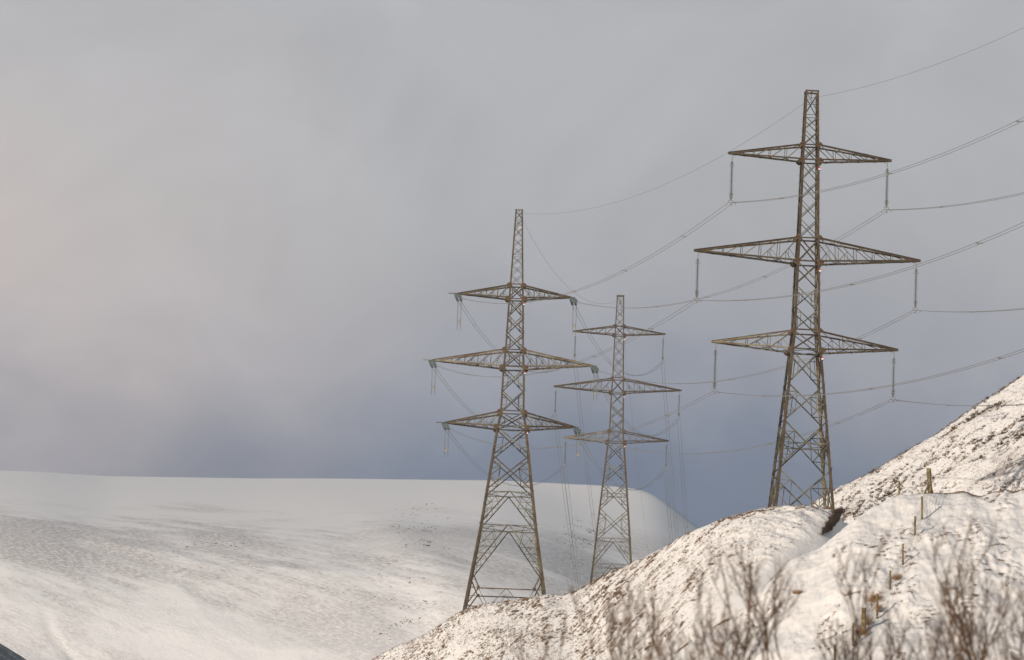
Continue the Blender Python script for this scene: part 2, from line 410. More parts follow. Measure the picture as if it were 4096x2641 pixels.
def disp_far(X, py, S, wx, wy):
    big, mid, q, p = far_relief(X, wx, wy, S)
    fade = sstep(380, 760, S)
    lip = sstep(1850, 2050, X) * sstep(2500, 2350, X)
    r = fade * (-8 * (big - .3) - 1.6 * mid * (1 - .6 * lip)) + fade * .8 * fbm(wx * .02, S * .02, 5.5, 3)
    # a spur coming down right behind the middle pylon and the bowl beside it
    d = (X - (1500 + (py - 2050) * 1.0)) / 150.0
    r += 1.6 * np.exp(-d * d) * sstep(2010, 2150, py) * sstep(2750, 2500, py)
    d2 = (X - (1960 + (py - 2000) * .25)) / 170.0
    r -= 2.0 * np.exp(-d2 * d2) * sstep(1960, 2120, py)
    # a gully running down from the left edge
    gx = np.interp(py, [2200, 2300, 2400, 2500, 2641, 2750], [40, 170, 215, 330, 500, 600])
    r -= .5 * np.exp(-((X - gx) / 26.) ** 2) * sstep(2290, 2380, py)
    r += .12 * fade * fbm(wx * .12, S * .12, 2.2, 3)
    r += sstep(430, 980, S) * .17 * np.clip(wx - 20, -420, 0)          # the lower face turns towards the left
    return r
xs_f = np.concatenate([np.arange(-5000, -200, 120), np.arange(-200, 3100, 4.0), np.arange(3100, 4900, 100)])
far_o, far = sheet('far_hill', xs_f, rows([(-1500, -60, 120), (-60, 0, 10), (0, 240, 4), (240, 1000, 1.5), (1000, 1400, 20)]), SIL_FAR, far_graze, .02, 30.0, disp_far, None,
                   [(.80, (.2, 0)), (.6, (0, -10))], w=95, front=far_front)
def far_mat():
    m, b = new_mat('far_snow_and_heather')
    v = OBJC(); s3 = N('ShaderNodeSeparateXYZ'); L(v, s3.inputs[0])
    base = (0.82, 0.84, 0.88)
    def streak(across, along):
        a = MATH('ADD', MATH('MULTIPLY', s3.outputs[0], .74 * across), MATH('MULTIPLY', s3.outputs[1], .67 * across))
        b2 = MATH('ADD', MATH('MULTIPLY', s3.outputs[0], .67 * along), MATH('MULTIPLY', s3.outputs[1], -.74 * along))
        c = N('ShaderNodeCombineXYZ'); L(a, c.inputs[0]); L(b2, c.inputs[1]); return c.outputs[0]
    big = NOISE(streak(.016, .007), 1, 5, 0.6)
    mid = NOISE(streak(.12, .022), 1, 6, 0.72)
    fine = NOISE(streak(.75, .28), 1, 5, 0.75)
    band = MATH('SUBTRACT', 1.0, MATH('ABSOLUTE', MATH('MULTIPLY', MATH('SUBTRACT', s3.outputs[2], 303.0), 1 / 42.0)), True)
    low = MATH('MULTIPLY', MATH('SUBTRACT', 320.0, s3.outputs[2]), 1 / 50.0, True)
    zn = MATH('ADD', s3.outputs[2], MATH('MULTIPLY', MATH('SUBTRACT', NOISE(streak(.009, .006), 1, 4, 0.6), 0.5), 150.0))
    cov = MATH('MULTIPLY', MATH('SUBTRACT', 352.0, zn), 1 / 50.0, True)
    cov = MATH('MULTIPLY', cov, MATH('SUBTRACT', 1.0, MATH('MULTIPLY', MATH('MULTIPLY', MATH('SUBTRACT', 290.0, s3.outputs[2]), 1 / 50.0, True), 0.5)))
    k = MATH('ADD', MATH('MULTIPLY', big, 2.0), MATH('MULTIPLY', mid, 1.3))
    k = MATH('MULTIPLY', MATH('SUBTRACT', MATH('ADD', k, MATH('MULTIPLY', cov, 0.35)), 1.74), 3.5, True)
    k = MATH('MULTIPLY', k, MATH('MULTIPLY', MATH('SUBTRACT', fine, 0.38), 5.5, True))
    k = MATH('MULTIPLY', k, cov)
    c = MIX(MATH('MULTIPLY', k, 0.60), base, (0.20, 0.175, 0.175))
    L(c, b.inputs['Base Color']); b.inputs['Roughness'].default_value = 0.7; b.inputs['Specular IOR Level'].default_value = 0.15
    bn = N('ShaderNodeBump'); bn.inputs['Distance'].default_value = 0.7; L(MATH('MULTIPLY', low, 0.4), bn.inputs['Strength'])
    L(NOISE(streak(.55, .2), 1, 6, 0.75), bn.inputs['Height']); L(bn.outputs[0], b.inputs['Normal'])
    return m
far_o.data.materials.append(far_mat())

# ------------------------------------------------------------------ a shaded shoulder at the lower left, and the valley floor
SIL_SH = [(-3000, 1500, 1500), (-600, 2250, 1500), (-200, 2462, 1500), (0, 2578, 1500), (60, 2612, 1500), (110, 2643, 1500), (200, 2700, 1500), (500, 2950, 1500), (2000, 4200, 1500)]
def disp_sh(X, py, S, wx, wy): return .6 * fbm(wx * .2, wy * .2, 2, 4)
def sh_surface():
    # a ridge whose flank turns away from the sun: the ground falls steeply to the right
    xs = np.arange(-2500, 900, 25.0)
    o, d = sheet('shaded_shoulder', xs, rows([(-300, -10, 20), (-10, 0, 2), (0, 60, 1.0), (60, 420, 20)]), SIL_SH, .10, .3, 2.0, disp_sh, snow_mat('shoulder_snow_painted_shade', (.07, .06, .055), .85, .5, .44, .60), [(.7, (0, -5)), (.6, (0, -10))])  # heavy dark patches in the snow colour paint in the flank's shade
    return o
sh_surface()
gm = MB()
gm.poly([(-9000, -3000, -2.2), (9000, -3000, -2.2), (9000, 9000, -2.2), (-9000, 9000, -2.2)], [[0, 1, 2, 3]])
g_o = gm.build('ground', M_ground); g_o['kind'] = 'structure'

# ------------------------------------------------------------------ heather and grass
def tufts(name, pts, hgt, K, spread, width, mat, label, seed=1, up=1.0, cat='heather'):
    rs = np.random.RandomState(seed); n = len(pts)
    h = hgt * rs.uniform(.45, 1.25, (n, K, 1))
    a = rs.uniform(0, 2 * np.pi, (n, K)); lean = rs.uniform(.2, 1.1, (n, K))
    dirv = np.stack([np.cos(a) * lean, np.sin(a) * lean, np.full((n, K), up)], -1)
    dirv /= np.linalg.norm(dirv, axis=-1, keepdims=True)
    b = pts[:, None, :] + np.stack([np.cos(a) * spread * lean, np.sin(a) * spread * lean, np.full((n, K), -.03)], -1)
    side = np.stack([-np.sin(a + .8), np.cos(a + .8), 0 * a], -1) * width * rs.uniform(.5, 1.4, (n, K, 1))
    v = np.stack([b - side, b + side, b + dirv * h], 2).reshape(-1, 3)
    m = n * K; me = bpy.data.meshes.new(name)
    me.vertices.add(len(v)); me.vertices.foreach_set('co', v.ravel())
    me.loops.add(m * 3); me.loops.foreach_set('vertex_index', np.arange(m * 3, dtype=np.int32))
    me.polygons.add(m); me.polygons.foreach_set('loop_start', np.arange(0, m * 3, 3, dtype=np.int32))
    try: me.polygons.foreach_set('loop_total', np.full(m, 3, dtype=np.int32))
    except Exception: pass
    me.update(calc_edges=True); me.validate()
    o = mesh_obj(name, me, mat)
    return tag(o, label, cat, None, 'stuff')
def pick(d, prob, n, seed, extra=None):
    rs = np.random.RandomState(seed)
    P = np.stack([d['wx'], d['wy'], d['wz']], -1).reshape(-1, 3); p = np.clip(prob, 0, None).ravel()
    p = p / p.sum(); i = rs.choice(len(p), n, p=p)
    q = P[i].copy(); q[:, 0] += rs.uniform(-.04, .04, n); q[:, 1] += rs.uniform(-.1, .1, n)
    return q
# knoll: heather shows in the creases between the snow pillows, thick along the crest
kx, ky, kS, kX, kp = knoll['wx'], knoll['wy'], knoll['S'], knoll['X'], knoll['py']
vis = (kS > -.5) & (kp < 2720) & (kX > 1330) & (kX < 3420)
crease = np.exp(-(knoll_pillow(kx, ky, kX) / .24) ** 2)
cd = chan_dist(kX, kp)
patch = .35 + sstep(-.35, .35, fbm(kx * .16, (ky - 600) * .12, 12.2, 3) + .15)
left = sstep(3050, 2500, kX)
pr = crease * (.15 + patch) * (.22 + 1.0 * left) * sstep(50, 120, cd) * vis
pr = pr + np.exp(-(kS / 3.5) ** 2) * crease * 1.0 * vis * (.3 + patch) + np.exp(-(kS / 1.0) ** 2) * .05 * vis * sstep(1300, 1500, kX)
pr = pr * (kX < 3345)
tufts('heather', pick(knoll, pr, 40000, 3), .15, 6, .09, .014, M_heather, 'brown heather twigs poking through the snow of the middle knoll', 3)
tufts('heather', pick(knoll, pr * (patch + .05) ** 4 * (noise(kx * .9, (ky - 600) * .7, 1.2) > .15), 3500, 4), .24, 10, .16, .02, M_heather, 'thicker rusty heather clumps on the crest of the knoll', 4)
# near slope
nx, ny, nS, nX, npy = near['wx'], near['wy'], near['S'], near['X'], near['py']
nvis = (nS > -.6) & (npy < 2690) & (nX > 2560) & (nX < 4800)
npill = near_pill(nx, ny); npatch = near_patch(nx, ny, .0)
lipn = sstep(-.1, .4, noise(nx * .6, ny * .1, 4.2))
npr = np.exp(-(npill / .11) ** 2) * (npatch + .02) * nvis + np.exp(-(nS / .5) ** 2) * .5 * lipn * nvis * sstep(3250, 2900, nX) + np.exp(-((nS + .1) / .3) ** 2) * .5 * nvis * sstep(3650, 3800, nX)
tufts('heather', pick(near, npr, 12500, 5), .11, 7, .07, .006, M_heather, 'thin heather tips along the hummocks of the fenced slope', 5)
# upper hillside: stronger dark tufts
ux, uy, uS, uX, upy = upper['wx'], upper['wy'], upper['S'], upper['X'], upper['py']
uvis = (uS > -.6) & (upy < 2140) & (uX > 3150) & (uX < 4700)
dU = fbm(ux * .25, uy * .2, 1.5, 3)
up_p = np.abs(noise(ux * .75 + dU, uy * .55 + dU, 2.8))
upat = sstep(-.25, .4, fbm(ux * .2 + .1 * uy, uy * .25, 7.7, 3))
upr = (np.exp(-(up_p / .10) ** 2) * (upat + .12) + .02) * uvis + .25 * np.exp(-(uS / .8) ** 2) * uvis
tufts('heather', pick(upper, upr, 19000, 6), .19, 6, .13, .018, M_heather, 'brown heather speckling the steep snowy hill on the right', 6)
cl = noise(ux * .5 + 3, uy * .5, 9.9) > .30
gul = np.exp(-(((uX - 3480) - (2010 - upy) * 1.6) / 90.) ** 2) * np.exp(-((upy - 1985) / 60.) ** 2)
tufts('heather', pick(upper, (cl * .35 * upat + 1.3 * gul * (up_p < .12) + 1.0 * np.exp(-(((uX - 3428) / 20) ** 2 + ((upy - 2058) / 13) ** 2)) + .8 * np.exp(-(((uX - 3388) / 15) ** 2 + ((upy - 2046) / 10) ** 2)) + .8 * (up_p < .14) * (upat > .4) * sstep(3550, 3850, uX) * sstep(1880, 1680, upy)) * uvis, 2900, 7), .34, 12, .24, .03, M_heather_dark, 'dark heather clumps where the snow has blown off the right hill', 7)
# boulders and dark scrub on the far hill
fX, fpy, fS = far['X'], far['py'], far['S']
def blob(cx, cy, rx, ry): return np.exp(-(((fX - cx) / rx) ** 2 + ((fpy - cy) / ry) ** 2))
fn = sstep(.15, .45, fbm(far['wx'] * .03, fS * .05, 6.6, 4))
fpr = (blob(1670, 2120, 90, 60) + .5 * blob(1600, 2400, 120, 60) + blob(2320, 2120, 55, 70) * .9 + .5 * blob(2700, 2160, 40, 60) + .25 * blob(820, 2180, 130, 40) + .2 * blob(1500, 2350, 200, 80)) * (fn + .04) * (fX > 0)
def rocks(pts, seed):
    rs = random.Random(seed); m = MB()
    for p in pts:
        s = rs.uniform(.16, .48) * (1.5 if rs.random() < .1 else 1); n = 6
        b = [(p[0] + s * math.cos(k * 2 * math.pi / n) * rs.uniform(.7, 1.3), p[1] + s * math.sin(k * 2 * math.pi / n) * rs.uniform(.7, 1.3), p[2] - .4) for k in range(n)]
        t = [(p[0] + (x - p[0]) * .6, p[1] + (y - p[1]) * .6, p[2] + s * rs.uniform(.3, .7)) for x, y, z in b]
        m.poly(b + t, [[i, (i + 1) % n, (i + 1) % n + n, i + n] for i in range(n)] + [list(range(n, 2 * n))])
    return m
ro = rocks(pick(far, fpr, 520, 8), 8).build('boulders', M_rock)
tag(ro, 'scattered dark boulders showing through snow on the far hill', 'boulders', None, 'stuff')

# peat bank under the right foot of the nearest pylon
def bank():
    rs = random.Random(5); m = MB(); nu, nv = 16, 12; vs = []
    for j in range(nv + 1):
        for i in range(nu + 1):
            u, v = i / nu, j / nv
            px = 3352 - 48 * v * (0.6 + .4 * v) + (u - .5) * (28 + 18 * math.sin(v * 3.1)); py = 2042 + 84 * v + (u - .5) * -16
            dm_ = max(0.0, (py - 2040)) * 634 / F / .33; s_ = (dm_ + math.sqrt(dm_ * dm_ + 12 * dm_)) / 2
            Yd = 633.2 - s_ - .9 * math.sin(u * math.pi) * math.sin(min(1, v * 1.1) * math.pi) + rs.uniform(-.5, .4)
            x, y, z = unproj(px + rs.uniform(-7, 7), py + rs.uniform(-6, 6), Yd); vs.append((float(x), float(y), float(z)))
    front = len(vs)
    vs += [(x, y + 2.2, z - .1) for x, y, z in vs]
    w = nu + 1; fs = []
    for j in range(nv):
        for i in range(nu):
            a = j * w + i; fs.append([a, a + w, a + w + 1, a + 1]); fs.append([front + a, front + a + 1, front + a + w + 1, front + a + w])
    for i in range(nu):
        fs.append([i, i + 1, front + i + 1, front + i]); a = nv * w + i; fs.append([a, front + a, front + a + 1, a + 1])
    for j in range(nv):
        a = j * w; fs.append([a, front + a, front + a + w, a + w]); a = j * w + nu; fs.append([a, a + w, front + a + w, front + a])
    m.poly(vs, fs); o = m.build('peat_bank', M_peat); o['kind'] = 'structure'
    pts = np.array([vs[rs.randrange(front)] for _ in range(420)])
    tufts('heather', pts + np.array([0, -.1, 0]), .26, 9, .16, .02, M_heather_dark, 'dark heather hanging over the peat bank beside the nearest pylon', 15)
    pts = np.array([vs[rs.randrange(w * 2)] for _ in range(70)])
bank()
# dead grass clumps
gp = []
rsg = random.Random(3)
for (px, py, sx, sy, n, Yo) in ((3500, 2400, 26, 18, 60, None), (3515, 2440, 20, 12, 30, None), (3585, 2318, 14, 8, 25, None), (3190, 2378, 20, 8, 30, None), (3450, 2530, 20, 16, 50, None), (3470, 2490, 20, 14, 30, None)):
    for _ in range(n):
        x_, y_ = rsg.gauss(px, sx * .5), rsg.gauss(py, sy * .5)
        Ys = float(smooth_interp(np.array([x_]), SIL_NEAR, 2, 40)[0]); ys = float(smooth_interp(np.array([x_]), SIL_NEAR, 1, 40)[0])
        dm = (y_ - ys) * Ys / F / .40; s = (dm + math.sqrt(max(0, dm * dm + 4 * dm * 2.2))) / 2
        x, y, z = unproj(x_, y_, Ys - s); gp.append((float(x), float(y), float(z) + .05))
def near_at(px, py):
    Ys = float(smooth_interp(np.array([float(px)]), SIL_NEAR, 2, 40)[0]); ys = float(smooth_interp(np.array([float(px)]), SIL_NEAR, 1, 40)[0])
    dm = max(0, (py - ys) * Ys / F / .40); s = (dm + math.sqrt(dm * dm + 4 * dm * 2.2)) / 2
    x, y, z = unproj(px, py, Ys - s); x, y, z = float(x), float(y), float(z)
    z += float(disp_near(np.array([float(px)]), np.array([float(py)]), np.array([s]), np.array([x]), np.array([y]))[0])
    return Vector((x, y, z))
tufts('dead_grass', np.array(gp), .30, 9, .10, .010, M_grass, 'rusty dead grass tufts around the lower fence posts', 21, 1.3, 'grass')

# ------------------------------------------------------------------ the fence
def wire_fence():
    root = empty('wire_fence', near_at(3560, 2360))
    tag(root, 'old wire fence with leaning wooden posts running down the snowy slope', 'fence')
    inv = Vector(root.location)
    posts = [((3722, 1965), (3715, 1874), .15, 'strainer'), ((3689, 2057), (3688, 1986), .062, 'p'), ((3660, 2142), (3660, 2066), .062, 'p'), ((3612, 2263), (3611, 2176), .062, 'p'),
             ((3560, 2361), (3561, 2283), .062, 'p'), ((3509, 2463), (3509, 2376), .062, 'p'), ((3457, 2527), (3455, 2432), .13, 'strainer2'), ((3413, 2574), (3413, 2492), .062, 'p'), ((3596, 1981), (3595, 1923), .062, 'side'), ((3340, 2665), (3340, 2580), .062, 'p')]
    rs = random.Random(9); tops = []
    for (b, t, r, kind) in posts:
        B = near_at(*b); tx, ty, tz = unproj(t[0], t[1], B.y); T = Vector((float(tx), B.y + rs.uniform(-.05, .05), float(tz)))
        m = MB(); pts = []; n = 7
        for i in range(n + 1):
            f = i / n; p = (B - Vector((0, 0, .45))).lerp(T, f) - inv
            pts.append(p + Vector((rs.uniform(-.01, .01), rs.uniform(-.01, .01), 0)))
        rad = [r * (1 + rs.uniform(-.06, .06)) for _ in pts]
        if kind == 'strainer': rad = [r * (1.05 - .18 * abs(math.sin(i * 1.1))) for i in range(n + 1)]
        m.tube(pts, rad, 10)
        po = m.build('post', M_post, root)
        if kind == 'strainer':
            tag(po, 'thick mossy strainer post propped by two struts')
            for sx_, sy_ in ((-.42, -.35), (.22, .3)):
                s_ = MB(); s_.tube([B.lerp(T, .45) - inv, B + Vector((sx_, sy_, -.25)) - inv], .055, 8); s_.build('strut', M_post, po)
        if kind == 'strainer2': tag(po, 'thick squat strainer post')
        tops.append((B, T, kind))
    line = [tops[i] for i in (0, 1, 2, 3, 4, 5, 6, 7, 9)]
    for k in range(6):
        f = .16 + .155 * k; m = MB()
        pts = []
        for a, b in zip(line[:-1], line[1:]):
            p, q = a[0].lerp(a[1], f), b[0].lerp(b[1], f)
            for j in range(12):
                t = j / 12; r_ = p.lerp(q, t) + Vector((.055, -.03, 0)); r_.z -= .10 * 4 * t * (1 - t) * (1.3 - f) * .6; r_ += Vector((rs.gauss(0, .008), 0, rs.gauss(0, .010))) if 0 < j else Vector()
                pts.append(r_ - inv)
        m.tube(pts, .008, 4); m.build('strand', M_fence, root)
    for f in (.93, .7, .45):
        m = MB(); p, q = tops[8][0].lerp(tops[8][1], f), tops[0][0].lerp(tops[0][1], f * .85)
        m.tube([p.lerp(q, j / 10) - Vector((0, 0, .12 * 4 * (j / 10) * (1 - j / 10))) - inv for j in range(11)], .0055, 4); m.build('strand', M_fence, root)
wire_fence()

# ------------------------------------------------------------------ pylons
def V(*a): return Vector(a)
R_LV = [(19.93, 1.50), (13.71, 1.84), (11.83, 2.00), (2.85, 2.36), (0.0, 2.66), (-7.95, 2.98), (-10.2, 3.46), (-21.0, 5.47), (-28.44, 6.88), (-35.4, 8.10), (-46.0, 10.1)]
L_LV = [(27.07, 1.26), (14.12, 2.32), (11.78, 2.60), (3.08, 3.20), (0.0, 3.72), (-7.55, 4.12), (-10.24, 5.10), (-21.35, 7.95), (-27.07, 9.55), (-37.78, 12.55), (-48, 16.3)]
def width_fn(lv):
    zs = [a for a, b in lv][::-1]; ws = [b for a, b in lv][::-1]
    return lambda z: float(np.interp(z, zs, ws))
CORN = [(-1, -1), (1, -1), (1, 1), (-1, 1)]
def make_pylon(kind, name, base, yaw, label, group, foot_z, seed):
    """kind: 'line' (insulators hang) or 'angle' (insulators pull); base: point on the tower axis at the middle arm"""
    rs = random.Random(seed); wf = width_fn(L_LV if kind == 'angle' else R_LV)
    root = empty(name, (base[0], base[1], foot_z + base[2]), yaw); tag(root, label, 'pylon', group)
    off = V(0, 0, -foot_z)
    def C(i, z):
        w = wf(z) / 2; return V(CORN[i][0] * w, CORN[i][1] * w, z) + off
    zt = (L_LV if kind == 'angle' else R_LV)[0][0]
    zb = foot_z
    A = kind == 'angle'
    lv = L_LV if A else R_LV
    z_t1, z_b1, z_t2, z_b2, z_t3, z_b3 = [lv[k][0] for k in (1, 2, 3, 4, 5, 6)]
    # legs: L sections with the heel outwards, getting heavier downwards, with splice steps
    for i, (sx, sy) in enumerate(CORN):
        m = MB(); cuts = [zt, (zt + z_t1) / 2, z_b1, z_b2, z_b3, (z_b3 + zb) / 2, zb - 3.0]
        kz = sorted(set(cuts + [z for z in (z_t1, z_t2, z_t3) ]), reverse=True)
        for a, b in zip(kz[:-1], kz[1:]):
            k = 0.20 + .15 * min(1, max(0, (zt - (a + b) / 2) / (zt - zb))); k *= 1.2 if A else 1.0
            p, q = C(i, a), C(i, b); hx, hy = V(-sx, 0, 0), V(0, -sy, 0)
            d = (q - p).normalized(); ax = (hx - d * hx.dot(d)).normalized(); ay = (hy - d * hy.dot(d)); ay = (ay - ax * ay.dot(ax)).normalized()
            t = .022
            m.extrude([(0, 0), (k, 0), (k, t), (t, t), (t, k), (0, k)], p, q, ax, ay)
        # step bolts
        if i in (1, 3):
            z = zt - 1.5
            while z > zb:
                p = C(i, z); m.bar(p, p + V(sx * .19, 0, 0), .02); z -= .9
        leg = m.build('leg', [M_brown, M_brown, M_mixed, M_brown][i] , root)
    # face bracing
    def face(i): return i, (i + 1) % 4
    fn = [V(0, 1, 0), V(-1, 0, 0), V(0, -1, 0), V(1, 0, 0)]          # inward normals of the faces
    grey = [MB() for _ in range(4)]; brown = grey
    def mem(i, p, q, w, heavy=False):
        g = grey[i]; g.cur = 1 if heavy else 0
        w = w * 1.15
        g.angle(p + fn[i] * .03, q + fn[i] * .03, w, fn[i], None, 1 if rs.random() < .5 else -1)
    def panel(z1, z2, w=.09, sub=0, heavy=False):
        for i in range(4):
            a, b = face(i); A_, B_, C_, D_ = C(a, z1), C(b, z1), C(b, z2), C(a, z2)
            mem(i, A_, C_, w, heavy); mem(i, B_, D_, w, heavy or (rs.random() < .35))
            # crossing point
            wa, wb = wf(z1), wf(z2); t = wa / (wa + wb); Xp = A_.lerp(C_, t)
            if sub:
                for P0, P1 in ((A_, D_), (B_, C_)):
                    u, l = P0.lerp(Xp, .5), P1.lerp(Xp, .5); mid = P0.lerp(P1, t)
                    s = w * .6
                    mem(i, u, l, s)
                    if sub >= 1: mem(i, u, P0.lerp(P1, t * .5), s); mem(i, l, P0.lerp(P1, 1 - (1 - t) * .5), s)
                    if sub >= 2: mem(i, u, mid, s); mem(i, l, mid, s)
    def ring(z, w=.08, heavy=False):
        for i in range(4):
            a, b = face(i); mem(i, C(a, z), C(b, z), w, heavy)
    def kpanel(z1, z2, n, w=.13):
        for i in range(4):
            a, b = face(i); A_, B_, C_, D_ = C(a, z1), C(b, z1), C(b, z2), C(a, z2); ap = (A_ + B_) / 2
            mem(i, A_, B_, w * .8, False); mem(i, ap, D_, w, i in (0,)); mem(i, ap, C_, w, False)
            for P0, P1 in ((A_, D_), (B_, C_)):
                prev_l = P0
                top = P0.lerp(ap, .45)
                prev_d = top
                q = ap.lerp(P1, .32); mem(i, top, q, w * .5)
                ps = []
                for k in range(1, n + 1):
                    f = .32 + (1 - .32) * (k - 1) / n
                    dpt = ap.lerp(P1, f); lpt = P0.lerp(P1, f); ps.append((dpt, lpt))
                mem(i, top, ps[0][1], w * .45); mem(i, P0, ps[0][0].lerp(ps[0][1], .5), w * .35)
                for k, (dpt, lpt) in enumerate(ps):
                    mem(i, dpt, lpt, w * .45)
                    if k + 1 < len(ps):
                        d2, l2 = ps[k + 1]; mem(i, dpt.lerp(lpt, .5), d2, w * .4); mem(i, dpt.lerp(lpt, .5), l2, w * .4); mem(i, lpt.lerp(dpt, .5), lpt.lerp(l2, .999), w * .35)
    def diaph(z, w=.07):
        m = MB(); c = [C(i, z) for i in range(4)]; mid = [(c[i] + c[(i + 1) % 4]) / 2 for i in range(4)]
        for i in range(4): m.angle(mid[i], mid[(i + 1) % 4], w, V(0, 0, -1))
        m.build('horizontal_frame', M_grey, root)
    if not A:
        z0 = zt - .08
        panel(z0, 17.1, .07); ring(18.6, .05); ring(17.1, .06); panel(16.95, 15.4, .07); panel(15.4, z_t1, .07)
        ring(z_t1, .13, True); panel(z_t1, z_b1, .10, 0, True); ring(z_b1, .13, True)
        zs = np.linspace(z_b1, z_t2, 5)
        for a, b in zip(zs[:-1], zs[1:]): panel(a, b, .08)
        ring(z_t2, .14, True); panel(z_t2, z_b2, .13, 0, True); ring(z_b2, .14, True)
        zs = np.linspace(z_b2, z_t3, 4)
        for k, (a, b) in enumerate(zip(zs[:-1], zs[1:])): panel(a, b, .10, 1 if k else 0)
        ring(z_t3, .13, True); panel(z_t3, z_b3, .10, 0, True); ring(z_b3, .14)
        panel(z_b3, -14.2, .12, 1); panel(-14.2, -18.5, .12, 2); panel(-18.5, -24.0, .13, 2); ring(-21.0, .09); diaph(-21.0); diaph(z_b3)
        if zb > -33: panel(-24.0, -30.1, .12, 2)
        else:
            panel(-24.0, -30.13, .12, 2); diaph(-30.13); kpanel(-30.13, -35.4, 3, .12); diaph(-35.4); kpanel(-35.4, -41.5, 3, .12); ring(-41.5)
    else:
        zs = [zt - .1, zt - 1.7, zt - 3.0, 22.2, 20.7, 19.2, 17.6, 16.0, z_t1]
        for k, (a, b) in enumerate(zip(zs[:-1], zs[1:])): panel(a, b, .065)
        ring(zs[1], .06); ring(zs[2], .07); ring(19.2, .06)
        ring(z_t1, .16, True); panel(z_t1, z_b1, .14, 1, True); ring(z_b1, .16, True)
        zs = np.linspace(z_b1, z_t2, 4)
        for a, b in zip(zs[:-1], zs[1:]): panel(a, b, .14, 1)
        ring(z_t2, .18, True); panel(z_t2, z_b2, .15, 1, True); ring(z_b2, .2, True)
        zs = np.linspace(z_b2, z_t3, 3)
        for a, b in zip(zs[:-1], zs[1:]): panel(a, b, .15, 1)
        ring(z_t3, .16, True); panel(z_t3, z_b3, .15, 1, True); ring(z_b3, .18)
        panel(z_b3, -15.2, .17, 1); panel(-15.2, -21.35, .17, 2, True); diaph(-21.35, .1); diaph(z_b3); diaph(-27.07, .1)
        kpanel(-21.35, -27.07, 3, .16); kpanel(-27.07, -35.1, 5, .16)
        for i in range(4):      # knee braced foot frame
            a, b = face(i); z_n = -37.9
            l, r = C(a, z_n), C(b, z_n); nl, nr = l.lerp(r, .13), l.lerp(r, .87); la, ra = C(a, -35.1), C(b, -35.1)
            ll, rl = C(a, -41.2), C(b, -41.2); c = (nl + nr) / 2
            for p, q in ((nl, nr), (la, nl), (ra, nr), (nl, ll), (nr, rl)): mem(i, p, q, .17, True)
            for p, q in ((l, nl), (r, nr)): mem(i, p, q, .07)
            bl, br = ll.lerp(rl, .30), ll.lerp(rl, .70)
            mem(i, ll, rl, .15, True)
            for p, q in ((nl, bl), (nr, br), (c, bl), (c, br), (nl.lerp(ll, .5), C(a, -39.5)), (nr.lerp(rl, .5), C(b, -39.5)), (c.lerp(bl, .5), nl.lerp(nr, .5) - V(0, 0, 1.2)), (la.lerp(nl, .5), C(a, -36.6)), (ra.lerp(nr, .5), C(b, -36.6))): mem(i, p, q, .09)
            for P, s in ((nl, 1), (nr, -1)):
                brown[i].cur = 1; brown[i].bar(P + fn[i] * .02 - V(0, 0, .28), P + fn[i] * .02 + V(0, 0, .28), .5 if i % 2 == 0 else .05, .05 if i % 2 == 0 else .5, fn[i].cross(V(0, 0, 1)) if False else (0, 1, 0) if i % 2 == 0 else (0, 1, 0))
    for i in range(4):
        lb = grey[i].build('lattice_bracing', M_grey, root); lb.data.materials.append(M_brown)
    # top cross beams
    m = MB(); w = wf(zt) / 2
    for sy in (-1, 1): m.bar(V(-w - .03, sy * w, zt) + off, V(w + .03, sy * w, zt) + off, .06, .19 if not A else .08)
    for sx in (-1, 1): m.bar(V(sx * w, -w, zt) + off, V(sx * w, w, zt) + off, .05, .12)
    m.bar(V(0, -w, zt - .02) + off, V(0, w, zt - .02) + off, .08, .12)
    m.build('top_beam', M_brown, root)
    # gusset plates where the arms meet the legs
    gs = 1.5 if A else 1.2
    for z in (z_t1, z_b1, z_t2, z_b2, z_t3, z_b3):
        for i, (sx, sy) in enumerate(CORN):
            m = MB(); p = C(i, z) + V(-sx * .02, sy * .018, 0)
            s = (.40 if z in (z_b1, z_b2, z_b3) else .34) * gs
            prof = [(-.35 * s, .62 * s), (.45 * s, .62 * s), (1.0 * s, .12 * s), (1.0 * s, -.25 * s), (.4 * s, -.7 * s), (-.35 * s, -.7 * s), (-.7 * s, -.1 * s)]
            prof = [(a * 1.0, b) for a, b in prof]
            if sx < 0: prof = [(-a, b) for a, b in prof]
            vs = [p + V(a, -.012, b) for a, b in prof] + [p + V(a, .012, b) for a, b in prof]; n = len(prof)
            m.poly(vs, [list(range(n)), list(range(n, 2 * n))[::-1]] + [[k, k + n, (k + 1) % n + n, (k + 1) % n] for k in range(n)])
            m.build('gusset_plate', M_plate, root)
    # cross arms
    if A: arms = [(z_t1, z_b1, 20.004 / 2, 12.41, 4), (z_t2, z_b2, 27.856 / 2, .917, 5), (z_t3, z_b3, 22.70 / 2, -9.616, 4)]
    else: arms = [(z_t1, z_b1, 18.66 / 2, 12.366, 4), (z_t2, z_b2, 25.866 / 2, .894, 5), (z_t3, z_b3, 21.22 / 2, -9.527, 3)]
    tips = {}
